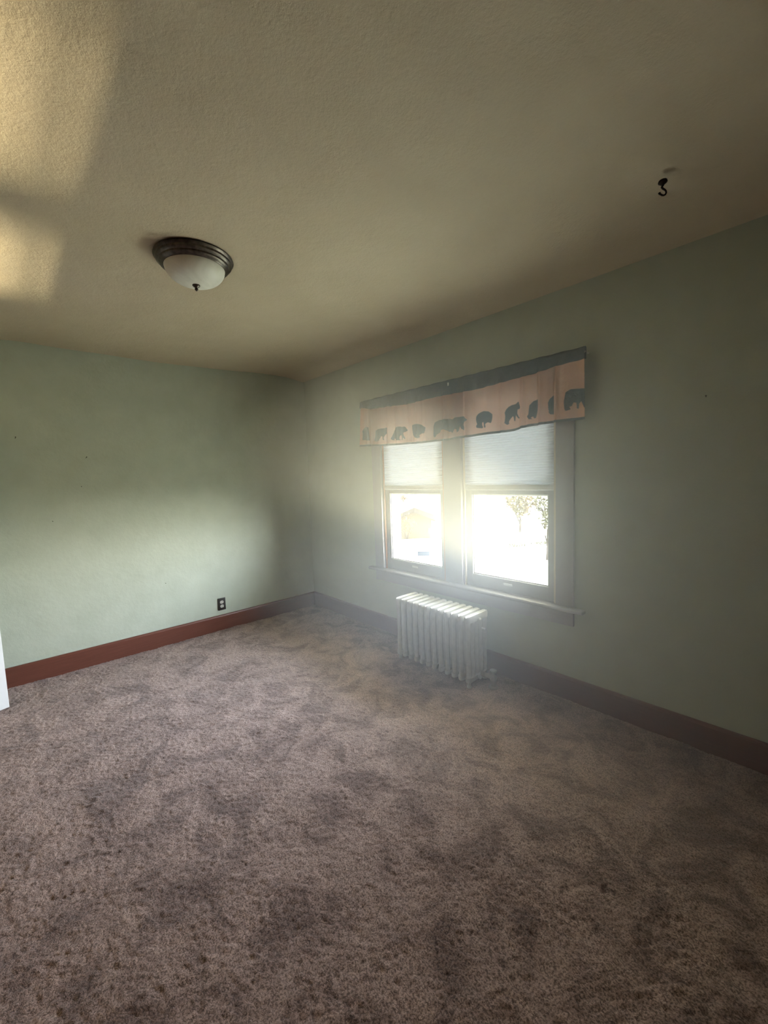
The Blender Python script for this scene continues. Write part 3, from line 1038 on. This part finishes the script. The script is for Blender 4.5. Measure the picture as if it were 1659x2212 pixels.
m_yellow = wood('yellow_siding', (0.017, 0.0115, 0.004), (0.022, 0.015, 0.006), 0.9, (2, 2, 30), 0.05)
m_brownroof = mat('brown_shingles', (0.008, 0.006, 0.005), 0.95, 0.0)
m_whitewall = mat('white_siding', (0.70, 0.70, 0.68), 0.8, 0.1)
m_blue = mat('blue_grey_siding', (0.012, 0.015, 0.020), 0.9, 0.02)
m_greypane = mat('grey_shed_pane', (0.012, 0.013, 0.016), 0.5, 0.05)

def gable_house(name, label, cat, loc, rot, w, dpt, hw, hr, mw, mr, windows=(), group=None, mono=False):
    """walls hw high with a ridge hr above them, gable face towards local -y"""
    t = thing(name, label, cat, loc, group, rot)
    bm = bmesh.new()
    pr = [(-w / 2, 0), (w / 2, 0), (w / 2, hw), (0, hw + hr), (-w / 2, hw)]
    if mono:      # one roof slope, high side on the left
        pr = [(-w / 2, 0), (w / 2, 0), (w / 2, hw), (0, hw + hr / 2), (-w / 2, hw + hr)]
    A = [bm.verts.new((x, 0, z)) for x, z in pr]
    B = [bm.verts.new((x, dpt, z)) for x, z in pr]
    bm.faces.new(A[::-1])
    bm.faces.new(B)
    for i in range(5):
        bm.faces.new((A[i], A[(i + 1) % 5], B[(i + 1) % 5], B[i]))
    obj('wall', bm, mw, t)
    bm = bmesh.new()
    th, ov = 0.14, 0.35
    L = math.hypot(w / 2, hr)
    if mono:
        ov = 0.12
    for s in (-1, 1):
        ex, ez = s * (w / 2 + ov), (hw - ov * hr / (w / 2) if not mono else hw + hr / 2 - s * (w / 2 + ov) * hr / w)
        zr = hw + (hr / 2 if mono else hr) + 0.01
        q = [(0, zr), (ex, ez + 0.01), (ex, ez + 0.01 + th), (0, zr + th)]
        A = [bm.verts.new((x, -ov, z)) for x, z in q]
        B = [bm.verts.new((x, dpt + ov, z)) for x, z in q]
        for i in range(4):
            bm.faces.new((A[i], A[(i + 1) % 4], B[(i + 1) % 4], B[i]))
        bm.faces.new(A)
        bm.faces.new(B)
    obj('roof', bm, mr, t)
    for (x0, x1, z0, z1) in windows:
        bm = bmesh.new()
        fr = 0.06
        box(bm, (x0, -0.05, z0), (x0 + fr, 0.02, z1))
        box(bm, (x1 - fr, -0.05, z0), (x1, 0.02, z1))
        box(bm, (x0, -0.05, z0), (x1, 0.02, z0 + fr))
        box(bm, (x0, -0.05, z1 - fr), (x1, 0.02, z1))
        box(bm, ((x0 + x1) / 2 - fr / 2, -0.05, z0), ((x0 + x1) / 2 + fr / 2, 0.02, z1))
        f = obj('window', bm, m_blue, t)
        bm = bmesh.new()
        box(bm, (x0 + fr, -0.02, z0 + fr), (x1 - fr, 0.0, z1 - fr))
        obj('pane', bm, m_greypane, f)
    return t

CX, CY, CZ = 3.940, -2.447, 1.416
def pos(kx, dist, kz=None):
    """a point dist metres out from the house along a sight line dx/dy = kx, height slope kz"""
    z = GZ if kz is None else CZ + kz * dist
    return Vector((CX + kx * dist, CY + dist, z))

# the yellow house (gable turned to the window)
D1 = 28.0
pk = pos(-0.965, D1, -0.127)
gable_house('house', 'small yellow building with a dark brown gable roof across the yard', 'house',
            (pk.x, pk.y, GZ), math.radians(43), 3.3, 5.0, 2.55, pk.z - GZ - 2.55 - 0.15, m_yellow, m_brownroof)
# low white shed in front of it, with a two pane window
D2 = 18.0
s0 = pos(-0.93, D2)
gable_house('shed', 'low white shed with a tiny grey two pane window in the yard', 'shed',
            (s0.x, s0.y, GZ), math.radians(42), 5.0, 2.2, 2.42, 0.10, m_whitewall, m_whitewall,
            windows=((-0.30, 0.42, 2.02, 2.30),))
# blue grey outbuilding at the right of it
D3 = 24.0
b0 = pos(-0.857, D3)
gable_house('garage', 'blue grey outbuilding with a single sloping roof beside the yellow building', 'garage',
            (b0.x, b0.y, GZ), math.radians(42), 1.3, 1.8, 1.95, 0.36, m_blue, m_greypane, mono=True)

# trees: trunk, limbs and a leafy crown each
def leaf_mat(name, c0, c1):
    m = mat(name, c0, 0.9, 0.05)
    t = noise(m, 1.3, 4)
    r = ramp(m, t.outputs['Fac'], [(0.35, c0), (0.65, c1)])
    nodes(m)[1].new(r.outputs[0], nodes(m)[2].inputs['Base Color'])
    return m

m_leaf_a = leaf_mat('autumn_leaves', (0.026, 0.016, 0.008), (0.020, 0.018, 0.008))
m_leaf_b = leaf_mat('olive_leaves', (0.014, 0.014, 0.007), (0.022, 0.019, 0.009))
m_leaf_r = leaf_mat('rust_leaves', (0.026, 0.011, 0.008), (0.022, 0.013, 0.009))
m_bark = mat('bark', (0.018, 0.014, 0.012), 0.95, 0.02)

def tree(label, base, h, cr, ch, mleaf, n_leaf, leaf, cat='tree', name='tree', group='trees beyond the yard', squash=1.0):
    t = thing(name, label, cat, base, group)
    bm = bmesh.new()
    tube(bm, [(0, 0, -0.1), (0.05 * cr, 0, h * 0.3), (0, 0.04 * cr, h * 0.75)], [0.07 * cr + 0.03, 0.05 * cr + 0.02, 0.02], 10)
    for k in range(9):
        a = random.uniform(0, 6.28)
        r0 = cr * random.uniform(0.45, 0.85)
        z0 = h * random.uniform(0.25, 0.6)
        z1 = ch + random.uniform(-0.3, 0.5) * cr * squash
        tube(bm, [(0, 0, z0), (r0 * 0.5 * math.cos(a), r0 * 0.5 * math.sin(a), (z0 + z1) / 2), (r0 * math.cos(a), r0 * math.sin(a), z1)],
             [0.035 * cr + 0.01, 0.02 * cr + 0.008, 0.012], 6)
    obj('trunk', bm, m_bark, t, True)
    bm = bmesh.new()
    for k in range(n_leaf):
        while True:
            p = Vector((random.uniform(-1, 1), random.uniform(-1, 1), random.uniform(-1, 1)))
            if 0.15 < p.length < 1:
                break
        clump = 0.85 + 0.25 * math.sin(p.x * 7 + p.z * 5) * math.cos(p.y * 6)
        p = Vector((p.x * cr * clump, p.y * cr * clump, ch + p.z * cr * squash * clump))
        a, b2 = random.uniform(0, 6.28), random.uniform(-1.2, 1.2)
        d1 = Vector((math.cos(a) * math.cos(b2), math.sin(a) * math.cos(b2), math.sin(b2)))
        d2 = d1.cross(Vector((random.uniform(-1, 1), random.uniform(-1, 1), random.uniform(-1, 1)))).normalized()
        s = leaf * random.uniform(0.6, 1.3)
        q = [p - d1 * s, p + d2 * s * 0.45, p + d1 * s, p - d2 * s * 0.45]
        bm.faces.new([bm.verts.new(c) for c in q])
    obj('crown', bm, mleaf, t)
    return t

D = 42.0
b1 = pos(-0.575, D)
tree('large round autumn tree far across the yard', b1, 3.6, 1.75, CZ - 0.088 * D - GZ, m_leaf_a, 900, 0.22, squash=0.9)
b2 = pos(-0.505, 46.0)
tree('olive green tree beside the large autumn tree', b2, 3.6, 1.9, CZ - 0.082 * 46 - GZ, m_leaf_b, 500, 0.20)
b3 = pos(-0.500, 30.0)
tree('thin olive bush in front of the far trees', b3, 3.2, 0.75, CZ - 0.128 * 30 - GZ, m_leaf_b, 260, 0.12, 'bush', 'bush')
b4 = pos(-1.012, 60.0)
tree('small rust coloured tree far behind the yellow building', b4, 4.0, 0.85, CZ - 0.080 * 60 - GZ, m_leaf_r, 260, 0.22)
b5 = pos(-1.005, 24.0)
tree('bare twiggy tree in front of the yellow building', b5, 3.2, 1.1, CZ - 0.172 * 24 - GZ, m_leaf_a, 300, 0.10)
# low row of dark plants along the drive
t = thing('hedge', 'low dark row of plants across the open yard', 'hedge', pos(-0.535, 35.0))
bm = bmesh.new()
for k in range(700):
    s = random.random()
    p = Vector((-1.35 + 2.85 * s, -2.1 + 5.1 * s, 0.03 + random.random() * 0.30))
    p += Vector((random.gauss(0, 0.08), random.gauss(0, 0.08), 0))
    a = random.uniform(0, 6.28)
    d1 = Vector((math.cos(a) * 0.5, math.sin(a) * 0.5, 0.8)) * random.uniform(0.08, 0.16)
    d2 = d1.cross(Vector((random.uniform(-1, 1), random.uniform(-1, 1), 0.2))).normalized() * 0.03
    bm.faces.new([bm.verts.new(c) for c in (p - d1, p + d2, p + d1, p - d2)])
obj('foliage', bm, m_leaf_b, t)

# unseen lean-to set under roof_glint, the lamp that lights the ceiling patch
m_metal = mat('galvanised_roof', (0.45, 0.45, 0.45), 0.5, 0.5, 0.3)
t = thing('lean_to', 'low metal roofed lean-to against the yard below the window', 'lean-to', (2.3, 8.6, GZ))
bm = bmesh.new()
box(bm, (-0.8, -0.5, 0.0), (0.8, 0.5, 2.54))
obj('wall', bm, m_whitewall, t)
bm = bmesh.new()
box(bm, (-0.9, -0.6, 2.54), (0.9, 0.6, 2.58))
obj('roof', bm, m_metal, t)

# ------------------------------------------------------------------ pale volume standing in for lens glare
# added veil for the glare, thickest in front of the windows, thinning with distance
m_glare = bpy.data.materials.new('haze')
m_glare.use_nodes = True
hn, hl = m_glare.node_tree.nodes, m_glare.node_tree.links
hn.clear()
ho = hn.new('ShaderNodeOutputMaterial')
hv = hn.new('ShaderNodeVolumeScatter')
hv.inputs['Color'].default_value = (0.84, 0.92, 1.0, 1)
hv.inputs['Anisotropy'].default_value = 0.30
hl.new(hv.outputs[0], ho.inputs['Volume'])
hc = hn.new('ShaderNodeTexCoord')   # Object coordinates: fixed in the room
hm = hn.new('ShaderNodeMapping')
hm.vector_type = 'TEXTURE'
hm.inputs['Location'].default_value = (3.00, -0.85, 1.13)
hm.inputs['Scale'].default_value = (1.50, 1.20, 1.04)
hl.new(hc.outputs['Object'], hm.inputs[0])
hg = hn.new('ShaderNodeTexGradient')
hg.gradient_type = 'SPHERICAL'
hl.new(hm.outputs[0], hg.inputs[0])
hp = hn.new('ShaderNodeMath')
hp.operation = 'POWER'
hp.inputs[1].default_value = 1.0
hl.new(hg.outputs['Fac'], hp.inputs[0])
hk_ = hn.new('ShaderNodeMath')
hk_.operation = 'MULTIPLY_ADD'
hk_.inputs[1].default_value = GLARE_PEAK
hk_.inputs[2].default_value = GLARE_BASE
hl.new(hp.outputs[0], hk_.inputs[0])
hl.new(hk_.outputs[0], hv.inputs['Density'])
bm = bmesh.new()
bmesh.ops.create_uvsphere(bm, u_segments=48, v_segments=24, radius=1.0)
for v in bm.verts:
    v.co = Vector((3.00 + v.co.x * 1.50, -0.85 + v.co.y * 1.20, 1.13 + v.co.z * 1.04))
r_ = bmesh.ops.bisect_plane(bm, geom=bm.verts[:] + bm.edges[:] + bm.faces[:], plane_co=(0, -0.004, 0), plane_no=(0, 1, 0), clear_outer=True)
bmesh.ops.holes_fill(bm, edges=[e_ for e_ in bm.edges if e_.is_boundary], sides=0)
hz = obj('haze', bm, m_glare)
tag(hz, 'thin pale haze hanging in the room air in front of the windows', 'haze', kind='stuff')
